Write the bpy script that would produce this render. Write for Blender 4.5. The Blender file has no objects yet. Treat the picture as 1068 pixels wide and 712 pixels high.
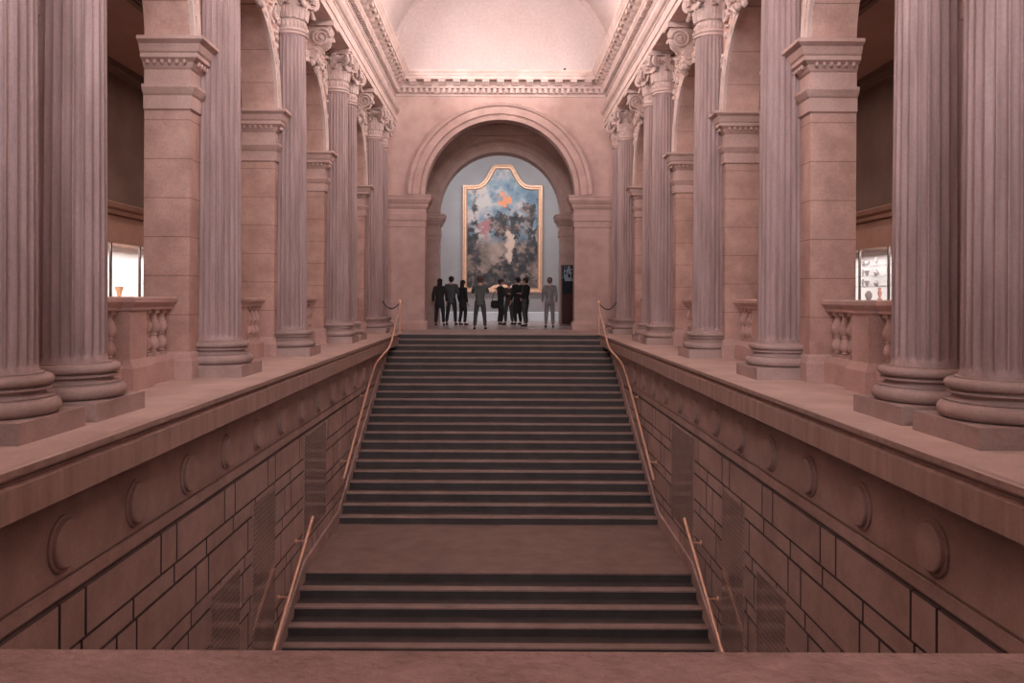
import bpy, bmesh, math, random
from mathutils import Vector, Matrix
PI = math.pi
sc = bpy.context.scene
C = sc.collection
rnd = random.Random(7)

# ------------------------------------------------------------------ helpers
def obj(name, bm, mat, parent=None, smooth=False, sharp=None):
    bmesh.ops.recalc_face_normals(bm, faces=bm.faces)
    me = bpy.data.meshes.new(name)
    bm.to_mesh(me); bm.free()
    for m in (mat if isinstance(mat, (list, tuple)) else [mat]):
        me.materials.append(m)
    if smooth:
        for p in me.polygons: p.use_smooth = True
        me.set_sharp_from_angle(angle=math.radians(sharp or 40))
    o = bpy.data.objects.new(name, me); C.objects.link(o)
    if parent: o.parent = parent
    return o
def tag(o, label=None, cat=None, group=None, kind=None):
    if label: o['label'] = label
    if cat: o['category'] = cat
    if group: o['group'] = group
    if kind: o['kind'] = kind
    return o
def thing(name, label, cat, loc=(0,0,0), rz=0, group=None, kind=None):
    o = bpy.data.objects.new(name, None); C.objects.link(o)
    o.location = loc; o.rotation_euler = (0,0,rz)
    o.empty_display_size = .1
    return tag(o, label, cat, group, kind)
def dup(root, loc, rz, label, group=None):
    r = root.copy(); C.objects.link(r); r.location = loc; r.rotation_euler = (0,0,rz)
    r['label'] = label
    if group: r['group'] = group
    for ch in list(root.children):
        c = ch.copy(); C.objects.link(c); c.parent = r
        for g in ch.children:
            d = g.copy(); C.objects.link(d); d.parent = c
    return r
def quad(bm, *ps, mi=0):
    f = bm.faces.new([bm.verts.new(p) for p in ps]); f.material_index = mi
    return f
def box(bm, x0, x1, y0, y1, z0, z1, mi=0):
    if x0 > x1: x0, x1 = x1, x0
    v = [bm.verts.new((x, y, z)) for z in (z0, z1) for y in (y0, y1) for x in (x0, x1)]
    for f in ((0,2,3,1),(4,5,7,6),(0,1,5,4),(2,6,7,3),(0,4,6,2),(1,3,7,5)):
        bm.faces.new([v[i] for i in f]).material_index = mi
def prism(bm, pts, a0, a1, axis='y', mi=0):
    """closed polygon pts in the two other axes, extruded along axis"""
    def P(u, v, a): return {'y': (u, a, v), 'x': (a, u, v), 'z': (u, v, a)}[axis]
    A = [bm.verts.new(P(u, v, a0)) for u, v in pts]
    B = [bm.verts.new(P(u, v, a1)) for u, v in pts]
    n = len(pts)
    for i in range(n):
        bm.faces.new((A[i], A[(i+1) % n], B[(i+1) % n], B[i])).material_index = mi
    bm.faces.new(A).material_index = mi; bm.faces.new(B[::-1]).material_index = mi
def lathe(bm, prof, seg=32, cx=0, cy=0, caps=True):
    rings = []
    for r, z in prof:
        rings.append([bm.verts.new((cx + r*math.cos(2*PI*k/seg), cy + r*math.sin(2*PI*k/seg), z)) for k in range(seg)])
    for a, b in zip(rings, rings[1:]):
        for k in range(seg):
            bm.faces.new((a[k], a[(k+1) % seg], b[(k+1) % seg], b[k]))
    if caps:
        bm.faces.new(rings[0][::-1]); bm.faces.new(rings[-1])
def sweep(bm, path, prof, closed=False, side=1):
    """mitred moulding: path of (x, y), profile of (offset to the left*side, z)"""
    n = len(path); rows = []
    for i in range(n):
        p = Vector(path[i])
        d0 = d1 = None
        if closed or i > 0: d0 = (p - Vector(path[i-1])).normalized()
        if closed or i < n-1: d1 = (Vector(path[(i+1) % n]) - p).normalized()
        if d0 is None: d0 = d1
        if d1 is None: d1 = d0
        n0 = Vector((-d0.y, d0.x)); n1 = Vector((-d1.y, d1.x))
        m = (n0 + n1); m = m / max(.2, m.dot(n0))
        rows.append([bm.verts.new((p.x + m.x*o*side, p.y + m.y*o*side, z)) for o, z in prof])
    for i in range(n if closed else n-1):
        a, b = rows[i], rows[(i+1) % n]
        for k in range(len(prof)-1):
            bm.faces.new((a[k], b[k], b[k+1], a[k+1]))
    if not closed:
        for r in (rows[0], rows[-1]):
            if len(r) > 2: bm.faces.new(r)
def arc_sweep(bm, c, prof, axis, seg=40, a0=0, a1=PI):
    """profile (radius, out) round centre c; axis 'y': arch in XZ facing -Y, axis 'x+'/'x-': arch in YZ facing +X / -X"""
    rows = []
    for i in range(seg+1):
        a = a0 + (a1-a0)*i/seg; row = []
        for r, o in prof:
            u, v = r*math.cos(a), r*math.sin(a)
            if axis == 'y': row.append(bm.verts.new((c[0]+u, c[1]-o, c[2]+v)))
            else: row.append(bm.verts.new((c[0] + (o if axis == 'x+' else -o), c[1]+u, c[2]+v)))
        rows.append(row)
    for a, b in zip(rows, rows[1:]):
        for k in range(len(prof)-1):
            bm.faces.new((a[k], b[k], b[k+1], a[k+1]))
    bm.faces.new(rows[0]); bm.faces.new(rows[-1])
def smooth_path(pts, sub=6):
    P = [Vector(p) for p in pts]; out = []
    for i in range(len(P)-1):
        p0, p1, p2, p3 = P[max(0, i-1)], P[i], P[i+1], P[min(len(P)-1, i+2)]
        for k in range(sub):
            t = k/sub
            out.append(.5*((2*p1) + (p2-p0)*t + (2*p0-5*p1+4*p2-p3)*t*t + (3*p1-p0-3*p2+p3)*t**3))
    out.append(P[-1]); return out
def tube(bm, pts, r, seg=10):
    P = [Vector(p) for p in pts]; rings = []
    R = r if isinstance(r, (list, tuple)) else [r]*len(P)
    up = None
    for i, p in enumerate(P):
        t = (P[min(i+1, len(P)-1)] - P[max(0, i-1)]).normalized()
        if up is None:
            up = Vector((0,0,1)) if abs(t.z) < .9 else Vector((1,0,0))
        s = t.cross(up).normalized(); up = s.cross(t).normalized()
        rings.append([bm.verts.new(p + R[i]*(math.cos(2*PI*k/seg)*s + math.sin(2*PI*k/seg)*up)) for k in range(seg)])
    for a, b in zip(rings, rings[1:]):
        for k in range(seg):
            bm.faces.new((a[k], a[(k+1) % seg], b[(k+1) % seg], b[k]))
    bm.faces.new(rings[0][::-1]); bm.faces.new(rings[-1])
def ball(bm, c, s, rot=None, sub=1):
    M = Matrix.Translation(c) @ (rot.to_4x4() if rot else Matrix.Identity(4)) @ Matrix.Diagonal((*s, 1))
    bmesh.ops.create_icosphere(bm, subdivisions=sub, radius=1, matrix=M)

# ------------------------------------------------------------------ materials
def nodes(name):
    m = bpy.data.materials.new(name); m.use_nodes = True
    nt = m.node_tree
    return m, nt, nt.nodes['Principled BSDF']
def N(nt, t, **kw):
    n = nt.nodes.new(t)
    for k, v in kw.items(): setattr(n, k, v)
    return n
def math_node(nt, op, a, b=None):
    n = N(nt, 'ShaderNodeMath', operation=op)
    for i, v in enumerate((a, b)):
        if v is None: continue
        if isinstance(v, (int, float)): n.inputs[i].default_value = v
        else: nt.links.new(v, n.inputs[i])
    return n.outputs[0]
def stone(name, col, var=.22, scale=2.5, rough=.75, bump=.25, joint=None, joff=0, streak=False, spec=.3, fine=40):
    m, nt, b = nodes(name); L = nt.links.new
    geo = N(nt, 'ShaderNodeNewGeometry')
    n1 = N(nt, 'ShaderNodeTexNoise'); n1.inputs['Scale'].default_value = scale; n1.inputs['Detail'].default_value = 6; n1.inputs['Roughness'].default_value = .62
    src = geo.outputs['Position']
    if streak:
        mp = N(nt, 'ShaderNodeMapping'); mp.inputs['Scale'].default_value = (3, 3, .35); L(src, mp.inputs['Vector']); L(mp.outputs[0], n1.inputs['Vector'])
    else: L(src, n1.inputs['Vector'])
    n2 = N(nt, 'ShaderNodeTexNoise'); n2.inputs['Scale'].default_value = fine; n2.inputs['Detail'].default_value = 4; L(src, n2.inputs['Vector'])
    r = N(nt, 'ShaderNodeValToRGB')
    e = r.color_ramp.elements
    lo = [c*(1-var)*f for c, f in zip(col, (1, .95, .92))]; hi = [min(1, c*(1+var)*f) for c, f in zip(col, (1, 1.01, 1.02))]
    e[0].position = .3; e[0].color = (*lo, 1); e[1].position = .72; e[1].color = (*hi, 1)
    L(n1.outputs['Fac'], r.inputs['Fac'])
    mx = N(nt, 'ShaderNodeMixRGB', blend_type='MULTIPLY'); mx.inputs['Fac'].default_value = .28
    L(r.outputs['Color'], mx.inputs['Color1']); L(n2.outputs['Fac'], mx.inputs['Color2'])
    out = mx.outputs['Color']
    if joint:
        sep = N(nt, 'ShaderNodeSeparateXYZ'); L(src, sep.inputs[0])
        fr = math_node(nt, 'FRACT', math_node(nt, 'MULTIPLY', math_node(nt, 'ADD', sep.outputs['Z'], 20+joff), 1/joint))
        lt = math_node(nt, 'LESS_THAN', fr, .022)
        mj = N(nt, 'ShaderNodeMixRGB', blend_type='MULTIPLY'); mj.inputs['Color2'].default_value = (.55, .5, .48, 1)
        L(lt, mj.inputs['Fac']); L(out, mj.inputs['Color1']); out = mj.outputs['Color']
    L(out, b.inputs['Base Color'])
    b.inputs['Roughness'].default_value = rough; b.inputs['Specular IOR Level'].default_value = spec
    bp = N(nt, 'ShaderNodeBump'); bp.inputs['Strength'].default_value = bump; bp.inputs['Distance'].default_value = .01
    L(n2.outputs['Fac'], bp.inputs['Height']); L(bp.outputs[0], b.inputs['Normal'])
    return m
def plain(name, col, rough=.5, metal=0, noise=.12, scale=30):
    m, nt, b = nodes(name); L = nt.links.new
    tc = N(nt, 'ShaderNodeTexCoord')
    n = N(nt, 'ShaderNodeTexNoise'); n.inputs['Scale'].default_value = scale; n.inputs['Detail'].default_value = 3
    L(tc.outputs['Object'], n.inputs['Vector'])
    r = N(nt, 'ShaderNodeValToRGB'); e = r.color_ramp.elements
    e[0].position = .3; e[0].color = (*[c*(1-noise) for c in col], 1); e[1].position = .7; e[1].color = (*[min(1, c*(1+noise)) for c in col], 1)
    L(n.outputs['Fac'], r.inputs['Fac']); L(r.outputs[0], b.inputs['Base Color'])
    b.inputs['Roughness'].default_value = rough; b.inputs['Metallic'].default_value = metal
    return m
M = {}
M['stone']   = stone('warm limestone', (.61, .41, .352), joint=.477, joff=.21)
M['plain_stone'] = stone('limestone mouldings', (.62, .45, .405), var=.13)
M['pale']    = stone('pale carved limestone', (.68, .545, .50), var=.15)
M['column']  = stone('fluted column stone', (.425, .32, .312), var=.24, streak=True)
M['colbase'] = stone('column base stone', (.46, .35, .325), var=.16)
M['cap']     = stone('column capital stone', (.60, .47, .43), var=.2, scale=6)
M['ledge']   = stone('ledge paving stone', (.64, .49, .435), var=.16, scale=1.6, rough=.6)
M['coping']  = stone('coping stone', (.48, .345, .30), var=.2, streak=True)
M['ashlar']  = stone('brown ashlar', (.52, .385, .345), var=.2, scale=1.8)
M['groove']  = stone('dark joint mortar', (.13, .095, .088), var=.2)
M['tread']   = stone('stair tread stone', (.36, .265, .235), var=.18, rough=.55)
M['riser']   = stone('shade-darkened stair riser stone', (.075, .068, .066), var=.2, rough=.6)  # same light stone as the treads; riser shade is put into the colour
M['tread_shade'] = stone('shade-darkened rear tread stone', (.09, .076, .073), var=.2, rough=.55)  # contact shade on the rear of each tread, put into the colour
M['landing'] = stone('landing stone', (.27, .19, .165), var=.2, rough=.6)
M['hallfloor'] = stone('gallery floor stone', (.52, .42, .40), var=.12, rough=.22, bump=.05)
M['topfloor'] = stone('upper landing floor stone', (.46, .34, .31), var=.15, rough=.35, bump=.1)
M['vault']   = stone('painted plaster', (.61, .54, .525), var=.035, scale=.8, rough=.9, bump=.05, fine=12)
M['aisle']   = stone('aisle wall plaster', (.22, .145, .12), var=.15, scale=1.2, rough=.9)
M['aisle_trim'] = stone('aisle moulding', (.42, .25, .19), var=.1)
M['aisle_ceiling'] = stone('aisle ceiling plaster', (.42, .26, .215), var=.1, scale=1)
M['gallery'] = stone('blue grey gallery paint', (.45, .44, .455), var=.06, scale=.8, rough=.8, bump=.05)
M['white']   = plain('white painted board', (.72, .76, .78), .4, noise=.05)
M['brass']   = plain('polished brass', (.95, .62, .46), .32, .7, scale=8)
M['gold']    = plain('gilded wood', (.80, .50, .34), .42, .35, scale=10)
M['bronze']  = plain('dark bronze', (.10, .07, .06), .4, .6)
M['rope']    = plain('dark rope', (.05, .035, .035), .8)
M['casewhite'] = plain('white display case lining', (.85, .80, .78), .7, noise=.02)
M['parapet'] = stone('rough parapet stone', (.39, .275, .255), var=.32, scale=38, rough=.9, bump=.5, fine=260)
M['skin']    = plain('skin', (.50, .29, .22), .55)
def glass_mat():
    m, nt, b = nodes('display case glass'); L = nt.links.new
    out = nt.nodes['Material Output']
    tr = N(nt, 'ShaderNodeBsdfTransparent'); tr.inputs[0].default_value = (.97, .98, .98, 1)
    gl = N(nt, 'ShaderNodeBsdfGlossy'); gl.inputs['Roughness'].default_value = .03
    mx = N(nt, 'ShaderNodeMixShader'); fr = N(nt, 'ShaderNodeLayerWeight'); fr.inputs[0].default_value = .35
    L(math_node(nt, 'MULTIPLY', math_node(nt, 'POWER', fr.outputs['Facing'], 3), .25), mx.inputs[0]); L(tr.outputs[0], mx.inputs[1]); L(gl.outputs[0], mx.inputs[2]); L(mx.outputs[0], out.inputs[0])
    return m
M['glass'] = glass_mat()
def tablet_mat():
    m, nt, b = nodes('polished inscribed stone'); L = nt.links.new
    geo = N(nt, 'ShaderNodeNewGeometry'); sep = N(nt, 'ShaderNodeSeparateXYZ'); L(geo.outputs['Position'], sep.inputs[0])
    rows = math_node(nt, 'FRACT', math_node(nt, 'MULTIPLY', math_node(nt, 'ADD', sep.outputs['Z'], 20), 1/.062))
    inrow = math_node(nt, 'LESS_THAN', rows, .45)
    n = N(nt, 'ShaderNodeTexNoise'); n.inputs['Scale'].default_value = 55; n.inputs['Detail'].default_value = 2
    mp = N(nt, 'ShaderNodeMapping'); mp.inputs['Scale'].default_value = (1, 1, .5); L(geo.outputs['Position'], mp.inputs[0]); L(mp.outputs[0], n.inputs['Vector'])
    letters = math_node(nt, 'MULTIPLY', inrow, math_node(nt, 'GREATER_THAN', n.outputs['Fac'], .48))
    n2 = N(nt, 'ShaderNodeTexNoise'); n2.inputs['Scale'].default_value = 3; L(geo.outputs['Position'], n2.inputs['Vector'])
    r = N(nt, 'ShaderNodeValToRGB'); e = r.color_ramp.elements
    e[0].position = .3; e[0].color = (.33, .235, .205, 1); e[1].position = .7; e[1].color = (.42, .30, .265, 1); L(n2.outputs['Fac'], r.inputs[0])
    mx = N(nt, 'ShaderNodeMixRGB'); mx.inputs['Color2'].default_value = (.25, .175, .15, 1)
    L(letters, mx.inputs['Fac']); L(r.outputs[0], mx.inputs['Color1']); L(mx.outputs[0], b.inputs['Base Color'])
    b.inputs['Roughness'].default_value = .07
    b.inputs['Specular IOR Level'].default_value = .5
    return m
M['tablet'] = tablet_mat()
def canvas_mat():
    """free patches of colour: sky above, dark masses, tan ground"""
    m, nt, b = nodes('oil paint on canvas'); L = nt.links.new
    tc = N(nt, 'ShaderNodeTexCoord'); sep = N(nt, 'ShaderNodeSeparateXYZ'); L(tc.outputs['Generated'], sep.inputs[0])
    x, z = sep.outputs['X'], sep.outputs['Z']
    mp = N(nt, 'ShaderNodeMapping'); mp.inputs['Scale'].default_value = (1, 1, 1.55); L(tc.outputs['Generated'], mp.inputs[0])
    def noise(s, d, off):
        n = N(nt, 'ShaderNodeTexNoise'); n.inputs['Scale'].default_value = s; n.inputs['Detail'].default_value = d; n.inputs['Roughness'].default_value = .6
        q = N(nt, 'ShaderNodeMapping'); q.inputs['Location'].default_value = (off, off*2.3, off*.7); L(mp.outputs[0], q.inputs[0]); L(q.outputs[0], n.inputs['Vector'])
        return n.outputs['Fac']
    def ramp(f, *st):
        r = N(nt, 'ShaderNodeValToRGB'); e = r.color_ramp.elements
        while len(e) < len(st): e.new(.5)
        for q, (p, c) in zip(e, st): q.position = p; q.color = (*c, 1)
        L(f, r.inputs[0]); return r.outputs[0]
    def mix(f, a, c):
        q = N(nt, 'ShaderNodeMixRGB'); L(f, q.inputs[0]); L(a, q.inputs[1])
        if isinstance(c, tuple): q.inputs[2].default_value = (*c, 1)
        else: L(c, q.inputs[2])
        return q.outputs[0]
    def step(v, a, w=.03):
        r = N(nt, 'ShaderNodeMapRange'); L(v, r.inputs[0]); r.inputs[1].default_value = a-w; r.inputs[2].default_value = a+w
        return r.outputs[0]
    def blob(cx, cz, rx, rz, jag):
        dx = math_node(nt, 'MULTIPLY', math_node(nt, 'SUBTRACT', x, cx), 1/rx); dz = math_node(nt, 'MULTIPLY', math_node(nt, 'SUBTRACT', z, cz), 1/rz)
        d = math_node(nt, 'ADD', math_node(nt, 'MULTIPLY', dx, dx), math_node(nt, 'MULTIPLY', dz, dz))
        v = math_node(nt, 'SUBTRACT', 4.6, math_node(nt, 'ADD', d, math_node(nt, 'MULTIPLY', jag, 7.5)))
        return step(v, 0, .45)
    sky = ramp(noise(4, 5, 1), (.36, (.10, .17, .24)), (.5, (.22, .30, .36)), (.62, (.55, .47, .44)))
    ground = ramp(noise(5, 5, 3), (.35, (.10, .07, .06)), (.55, (.33, .24, .20)), (.7, (.48, .36, .30)))
    dark = ramp(noise(9, 5, 5), (.36, (.012, .014, .018)), (.52, (.045, .045, .05)), (.58, (.14, .085, .075)), (.64, (.34, .24, .20)), (.70, (.07, .09, .11)))
    j = noise(9, 5, 9); j2 = noise(12, 5, 11)
    base = mix(step(z, .40, .05), ground, sky)
    for k, a in enumerate(((.60, .54, .27, .13), (.08, .36, .13, .18), (.92, .42, .13, .26), (.30, .07, .55, .10), (.70, .19, .26, .15), (.12, .72, .05, .14), (.86, .66, .12, .05), (.38, .52, .14, .07))):
        base = mix(blob(*a, j if k % 2 else j2), base, dark)
    base = mix(blob(.52, .74, .10, .055, j2), base, (.80, .30, .14))
    base = mix(blob(.27, .50, .10, .07, j), base, (.42, .17, .18))
    base = mix(blob(.60, .38, .07, .12, j), base, (.68, .50, .40))
    base = mix(blob(.24, .74, .16, .07, j), base, (.55, .50, .47))
    L(base, b.inputs['Base Color']); b.inputs['Roughness'].default_value = .5
    return m
M['canvas'] = canvas_mat()

# ------------------------------------------------------------------ main dimensions (metres; ledge and upper floor at z = 0)
AX, R0 = 3.65, .298                       # column axis, shaft radius
XW, XB = 3.80, 4.36                       # arcade wall faces
CY = [6.07, 7.16, 10.92, 14.66, 18.75, 19.90, 24.2, 25.4]
PIERS = [(5.4, 7.8), (10.33, 11.36), (14.22, 15.25), (18.2, 20.45), (23.65, 26.7)]
BAYS = [(2.7, 5.4), (7.8, 10.33), (11.36, 14.22), (15.25, 18.2), (20.45, 23.65)]
SPRING, SOFFIT = 4.16, 6.42
Y0, YE = -3.0, 26.7
EDGE, SW, SH = 2.79, 3.03, 3.00           # coping edge, stair wall, stair half width
RISE, RUN = .1417, .359
TOPY = 23.8; NU = 23; LAND_Z = -NU*RISE; LBY = TOPY - (NU-1)*RUN; LFY = 13.12

# ------------------------------------------------------------------ floor, aisles
bm = bmesh.new()
for s in (-1, 1):
    box(bm, s*(EDGE+.05), s*9.0, Y0, TOPY, -.30, 0)
obj_f = obj('floor', bm, M['ledge']); tag(obj_f, kind='structure')
bm = bmesh.new(); box(bm, -9, 9, TOPY+.03, YE+.5, -.30, 0)
f2 = tag(obj('floor_landing', bm, M['topfloor']), kind='structure')
bm = bmesh.new(); box(bm, -9, 9, YE+.5, 40, -.30, 0)
f3 = tag(obj('floor_gallery', bm, M['hallfloor']), kind='structure')
bm = bmesh.new(); box(bm, -3.2, 3.2, Y0, LFY-16*RUN+.3, -7.2, LAND_Z-16*RISE)
tag(obj('floor_lower', bm, M['landing']), kind='structure')

def side_name(s): return 'left' if s < 0 else 'right'
for s in (-1, 1):
    sd = side_name(s)
    # aisle shell
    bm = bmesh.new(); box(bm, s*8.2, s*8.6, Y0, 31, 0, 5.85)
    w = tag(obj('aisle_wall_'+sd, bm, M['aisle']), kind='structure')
    bm = bmesh.new()
    prism(bm, [(s*8.25, 2.72), (s*8.10, 2.74), (s*8.08, 2.82), (s*8.0, 2.86), (s*7.96, 2.95), (s*8.02, 2.98), (s*8.25, 3.0)], Y0, 31)
    obj('moulding', bm, M['aisle_trim'], w)
    bm = bmesh.new()
    prism(bm, [(s*8.25, 2.28), (s*8.17, 2.28), (s*8.17, 2.72), (s*8.25, 2.72)], Y0, 31)
    obj('frieze', bm, M['aisle_trim'], w)
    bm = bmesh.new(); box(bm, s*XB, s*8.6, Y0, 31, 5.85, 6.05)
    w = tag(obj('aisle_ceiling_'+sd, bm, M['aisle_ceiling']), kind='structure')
    bm = bmesh.new(); box(bm, s*5.85, s*6.05, Y0, 31, 5.78, 5.85); box(bm, s*5.9, s*6.0, Y0, 31, 5.74, 5.85); box(bm, s*7.9, s*8.2, Y0, 31, 5.70, 5.85)
    obj('moulding', bm, M['aisle'], w)
    bm = bmesh.new(); box(bm, s*XB, s*8.6, 30.6, 31, 0, 5.85)
    tag(obj('aisle_wall_back_'+sd, bm, M['aisle']), kind='structure')

# ------------------------------------------------------------------ arcade walls with arches
CONSOLES = []
for s in (-1, 1):
    sd = side_name(s); ax = 'x-' if s > 0 else 'x+'
    bm = bmesh.new()
    for a, b in PIERS: box(bm, s*XW, s*XB, a, b, 0, SPRING)
    box(bm, s*XW, s*XB, Y0, 2.7, 0, SPRING)
    ends = [Y0] + [v for p in BAYS for v in p] + [YE]
    for i in range(0, len(ends), 2):
        box(bm, s*XW, s*XB, ends[i], ends[i+1], SPRING, SOFFIT)
    for a, b in BAYS:
        c, r = (a+b)/2, (b-a)/2; n = 36
        pts = [(c + r*math.cos(PI*k/n), SPRING + r*math.sin(PI*k/n)) for k in range(n+1)]
        for (y1, z1), (y2, z2) in zip(pts, pts[1:]):
            for X in (XW, XB):
                quad(bm, (s*X, y1, z1), (s*X, y2, z2), (s*X, y2, SOFFIT), (s*X, y1, SOFFIT))
            quad(bm, (s*XW, y1, z1), (s*XW, y2, z2), (s*XB, y2, z2), (s*XB, y1, z1))
    w = tag(obj('arcade_wall_'+sd, bm, M['stone']), kind='structure')
    # imposts and pier bases wrap three sides of the pier ends
    imp = [(0, 3.28), (.03, 3.30), (.03, 3.46), (.05, 3.48), (.09, 3.55), (.09, 3.585), (.008, 3.60), (.008, 3.78), (.03, 3.80), (.06, 3.86), (.13, 3.90),
           (.13, 3.95), (.15, 3.97), (.18, 4.05), (.24, 4.09), (.24, 4.13), (0, 4.16)]
    bas = [(.06, 0), (.06, .22), (.045, .25), (.03, .30), (0, .33)]
    for a, b in [(1.5, 2.7)] + PIERS:
        path = [(s*XB, a), (s*XW, a), (s*XW, b), (s*XB, b)]
        bm = bmesh.new(); sweep(bm, path, imp, side=(1 if s < 0 else -1) * -1)
        # egg ornaments under the impost cornice
        for yy, inw in ((a, -1), (b, 1)):
            for k in range(6):
                ball(bm, (s*(XW+.04+.09*k), yy+inw*.085, 3.86), (.026, .03, .04))
        if b < YE:
            for k in range(int((b-a)/.09)): ball(bm, (s*(XW-.085), a+.05+.09*k, 3.86), (.03, .026, .04))
        obj('impost', bm, M['plain_stone'], w)
        bm = bmesh.new(); sweep(bm, path, bas, side=(1 if s < 0 else -1) * -1); obj('pier_base', bm, M['plain_stone'], w)
    for a, b in BAYS[1:]:
        c, r = (a+b)/2, (b-a)/2
        bm = bmesh.new()
        arc_sweep(bm, (s*XW, c, SPRING), [(r, -.01), (r-.004, .05), (r+.03, .06), (r+.07, .05), (r+.07, -.01)], ax)
        arc_sweep(bm, (s*XW, c, SPRING), [(r+.11, -.01), (r+.11, .05), (r+.18, .07), (r+.22, .03), (r+.22, -.01)], ax)
        n = 17
        for k in range(n):
            a0 = PI*(k+.18)/n; a1 = PI*(k+.72)/n
            arc_sweep(bm, (s*XW, c, SPRING), [(r+.065, -.01), (r+.065, .055), (r+.115, .055), (r+.115, -.01)], ax, seg=3, a0=a0, a1=a1)
        obj('archivolt', bm, M['pale'], w)
        # carved foliage of the spandrels
        bm = bmesh.new()
        for sgn in (-1, 1):
            for k in range(150):
                y = c + sgn*rnd.uniform(.18, r+.2); z = rnd.uniform(SPRING+.15, SOFFIT-.1)
                d = math.hypot(y-c, z-SPRING)
                if d < r+.27 or abs(y-c) > r+.30: continue
                q = rnd.uniform(.035, .10)
                ball(bm, (s*(XW-.012), y, z), (.05, q, q*rnd.uniform(.35, .7)), Matrix.Rotation(rnd.uniform(0, PI), 3, 'X'))
            pts = []
            for k in range(40):
                t = k/39; a = t*5.2*PI/2
                pts.append((s*(XW-.035), c+sgn*(r*.80+.17 - .2*(1-t*.8)*math.cos(a)), SPRING+r*1.12 + .2*(1-t*.8)*math.sin(a)))
            tube(bm, pts, .03, 6)
        obj('spandrel_carving', bm, M['pale'], w, smooth=True, sharp=60)
        # console keystone
        bm = bmesh.new(); X = lambda o: s*(XW-o)
        prof = [(0, SPRING+r-.02), (.10, SPRING+r-.05), (.17, SPRING+r), (.20, SPRING+r+.10)]
        zt = SOFFIT-.10; z0 = SPRING+r-.02
        for k in range(15):
            t = k/14; z = z0+.12+(zt-.12-z0-.12)*t
            prof.append((.20 + .22*t + .055*math.sin(t*2.0*PI+PI), z))
        prof += [(.44, zt-.12), (.47, zt-.06), (.47, zt), (0, zt)]
        prism(bm, [(X(o), z) for o, z in prof], c-.17, c+.17)
        box(bm, X(-.01), X(.53), c-.24, c+.24, zt, SOFFIT+.01)
        for sg in (-1, 1):
            yv = c+sg*.185
            for (o, z, rr) in ((.27, zt-.22, .19), (.13, z0+.17, .10)):
                pts = []
                for k in range(44):
                    t = k/43; a = t*2.3*2*PI
                    rad = rr*(1-.85*t)
                    pts.append((X(o+rad*math.cos(a)), yv, z+rad*math.sin(a)))
                tube(bm, pts, [.032*(1-.4*k/43) for k in range(44)], 6)
                ball(bm, (X(o), yv, z), (rr*.25, .05, rr*.25))
        # leaf hanging at the foot of the console
        for k in range(14):
            ball(bm, (X(.10+rnd.uniform(0, .12)), c+rnd.uniform(-.16, .16), z0+rnd.uniform(-.16, .14)), (.06, .05, .075), Matrix.Rotation(rnd.uniform(-.6, .6), 3, 'X'))
        obj('keystone', bm, M['cap'], w, smooth=True, sharp=35)

# ------------------------------------------------------------------ entablature, cornice, vault
for s in (-1, 1):
    sd = side_name(s)
    p = [(3.29, SOFFIT), (3.29, 6.56), (3.27, 6.565), (3.27, 6.76), (3.25, 6.77), (3.25, 6.80), (3.20, 6.83), (3.16, 6.90), (3.16, 6.925), (3.35, 6.94), (3.35, 7.42), (4.5, 7.42), (4.5, SOFFIT)]
    bm = bmesh.new(); prism(bm, [(s*x, z) for x, z in p], Y0, YE)
    tag(obj('trim_1' if s < 0 else 'trim_2', bm, M['pale']), kind='structure')
bm = bmesh.new()
prof = [(0, 7.36), (.03, 7.38), (.035, 7.43), (.05, 7.45), (.05, 7.60), (.16, 7.605), (.18, 7.66), (.18, 7.67), (.15, 7.68), (.15, 7.82), (.42, 7.825), (.42, 7.92), (.44, 7.94), (.455, 8.0), (.49, 8.05), (.50, 8.07), (.50, 8.10), (.40, 8.10), (.36, 7.98), (0, 7.95)]
path = [(-3.35, Y0), (-3.35, YE), (3.35, YE), (3.35, Y0)]
sweep(bm, path, prof, side=-1)
corn = tag(obj('cornice_trim', bm, M['pale']), kind='structure')
bm = bmesh.new()
def along(step, fn):
    y = YE-.16
    while y > Y0:
        for s in (-1, 1): fn('y', s, y)
        y -= step
    n = int(6.4/step); st = 6.4/n
    for k in range(n+1): fn('x', 0, -3.2+st*k)
def dent(ax, s, v):
    if ax == 'y': box(bm, s*3.31, s*3.19, v-.045, v+.045, 7.46, 7.60)
    else: box(bm, v-.045, v+.045, YE-.16, YE-.04, 7.46, 7.60)
along(.175, dent); obj('dentil_row', bm, M['pale'], corn)
bm = bmesh.new()
def modi(ax, s, v):
    pr = [(.14, 7.69), (.20, 7.665), (.26, 7.69), (.32, 7.75), (.38, 7.74), (.40, 7.77), (.40, 7.826), (.14, 7.826)]
    if ax == 'y': prism(bm, [(s*(3.35-o), z) for o, z in pr], v-.11, v+.11, 'y')
    else: prism(bm, [(YE-o, z) for o, z in pr], v-.11, v+.11, 'x')
along(.44, modi); obj('modillion_row', bm, M['pale'], corn)

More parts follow.
